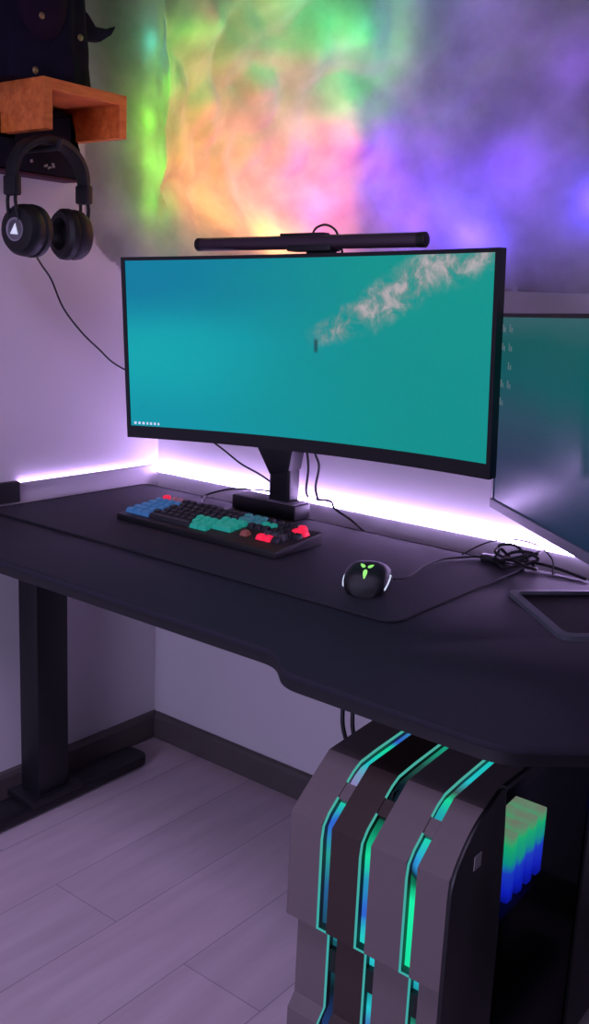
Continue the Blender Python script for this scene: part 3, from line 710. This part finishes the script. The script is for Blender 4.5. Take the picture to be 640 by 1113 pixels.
# curved black fairing behind the last band, with a pale badge
fair = rounded([(-.733, -.116), (-.742, .30), (-.742, .480), (-.690, .535), (-.612, .566), (-.596, .560), (-.588, .50), (-.575, .30), (-.570, -.116)], [0, .02, .03, .03, .006, .006, .05, .05, 0])
b = B().prism(fair, YZ(1.3425), YZ(1.350), bev=.002); b.xform(Matrix.Translation(-P0)); f = b.build('side_fairing', M['case_black'], pc, smooth=True)
pbox((1.3502, -.684, .470), (1.3520, -.664, .492), 'badge', M['badge_grey'], .0006, f)
# tinted glass
def tint():
    m = bpy.data.materials.new('smoked_glass'); m.use_nodes = True; nt = m.node_tree; nt.nodes.clear(); N = nt.nodes.new
    out = N('ShaderNodeOutputMaterial'); tr = N('ShaderNodeBsdfTransparent'); gl = N('ShaderNodeBsdfGlossy'); mx = N('ShaderNodeMixShader')
    nz = N('ShaderNodeTexNoise'); nz.inputs['Scale'].default_value = 30; mr = N('ShaderNodeMapRange'); mr.inputs['To Min'].default_value = .12; mr.inputs['To Max'].default_value = .16
    nt.links.new(nz.outputs['Fac'], mr.inputs['Value']); nt.links.new(mr.outputs[0], gl.inputs['Roughness'])
    tr.inputs[0].default_value = (.42, .44, .5, 1); gl.inputs[0].default_value = (.6, .6, .65, 1); mx.inputs[0].default_value = .07
    nt.links.new(tr.outputs[0], mx.inputs[1]); nt.links.new(gl.outputs[0], mx.inputs[2]); nt.links.new(mx.outputs[0], out.inputs[0])
    return m
g = B().prism([(-.592, -.108), (-.592, .556), (-.232, .556), (-.232, -.108)], YZ(1.343), YZ(1.3465)); g.xform(Matrix.Translation(-P0)); g.build('glass_panel', tint(), pc)
pbox((1.3425, -.60, .5565), (1.350, -.035, .566), 'glass_rail', M['case_inner'], .001)
pbox((1.3425, -.231, -.108), (1.351, -.035, .556), 'rear_post', M['case_black'], .001)
# memory sticks and cooler lit green over blue
mem = glow_ramp('memory_rgb', [(0, (.0, .0, .12, 1)), (.25, (.01, .03, .9, 1)), (.48, (.03, .10, 1, 1)), (.60, (.01, .7, .45, 1)), (.82, (.02, 1, .3, 1)), (1, (.5, .35, .25, 1))], 'Z', .43, .57, 2.2, .16, 34)
for k in range(4):
    pbox((1.2035, -.490+k*.036, .305), (1.322, -.470+k*.036, .425), 'memory_stick', mem, .002)
b = B().lathe([(.014, -.004), (.030, -.004), (.030, .004), (.014, .004)], (1.30, -.555, .40), (1, 0, 0), 32); b.xform(Matrix.Translation(-P0))
b.build('cooler_ring', glow_ramp('cooler_blue', [(0, (.0, .0, .25, 1)), (.6, (.02, .05, .6, 1)), (1, (.02, .5, .5, 1))], 'Z', .49, .56, .8, .1, 30), pc, smooth=True)
for x in (1.10, 1.31):
    for y in (-.66, -.10): pbox((x-.018, y-.018, -.138), (x+.018, y+.018, -.1255), 'foot', M['rubber'], .003)
for dx, lab in ((0, 'left-hand of two black cables dropping from the desk behind the tower'), (.022, 'right-hand of two black cables dropping from the desk behind the tower')):
    cable(lab, [(.945+dx, -.40, .70), (.950+dx, -.43, .60), (.955+dx, -.45, .52), (.966+dx, -.45, .46), (1.0+dx, -.42, .36), (1.10, -.35+dx, .27), (1.146, -.33+dx, .26)], .004, cat='cable')

# ------------------------------------------------------------------ dim ambient light and added fill lights
wd = bpy.data.worlds.new('dim_room'); sc.world = wd; wd.use_nodes = True
bgn = wd.node_tree.nodes['Background']; bgn.inputs[0].default_value = (.50, .42, .62, 1); bgn.inputs[1].default_value = .09
def area(name, loc, target, size, col, power, spread=180):
    l = bpy.data.lights.new(name, 'AREA'); l.shape = 'DISK'; l.size = size; l.color = col; l.energy = power; l.spread = math.radians(spread)
    o = bpy.data.objects.new(name, l); C.objects.link(o); o.location = loc
    o.rotation_euler = (Vector(target)-Vector(loc)).to_track_quat('-Z', 'Y').to_euler(); return o
area('overhead_fill', (1.3, -1.9, 2.45), (.55, -.8, 0), .7, (.72, .56, 1), 6, 95)  # unseen fill light added overhead to brighten the floor
area('rear_fill', (1.3, -3.3, 1.0), (.4, -.2, .2), 1.1, (.64, .57, 1), 14, 120)  # unseen fill light added behind the camera, lifts floor and wall under desk

# ------------------------------------------------------------------ camera
cam = bpy.data.cameras.new('camera'); co = bpy.data.objects.new('camera', cam); C.objects.link(co)
yaw, pitch, roll, F = 0.660584689, 0.216594864, 0.0459627131, 1058.6326
f = Vector((-math.sin(yaw)*math.cos(pitch), math.cos(yaw)*math.cos(pitch), -math.sin(pitch)))
r = f.cross(Vector((0, 0, 1))).normalized(); u = r.cross(f)
c_, s_ = math.cos(roll), math.sin(roll)
r2 = c_*r+s_*u; u2 = -s_*r+c_*u
mw = Matrix((r2, u2, -f)).transposed().to_4x4(); mw.translation = Vector((1.887, -1.819, 1.242))
co.matrix_world = mw
cam.sensor_fit = 'VERTICAL'; cam.sensor_height = 24; cam.lens = F/1113*24; cam.clip_start = .02
sc.camera = co
sc.view_settings.view_transform = 'Standard'; sc.view_settings.look = 'None'; sc.view_settings.gamma = 1; sc.view_settings.exposure = 0
sc.view_settings.use_curve_mapping = False
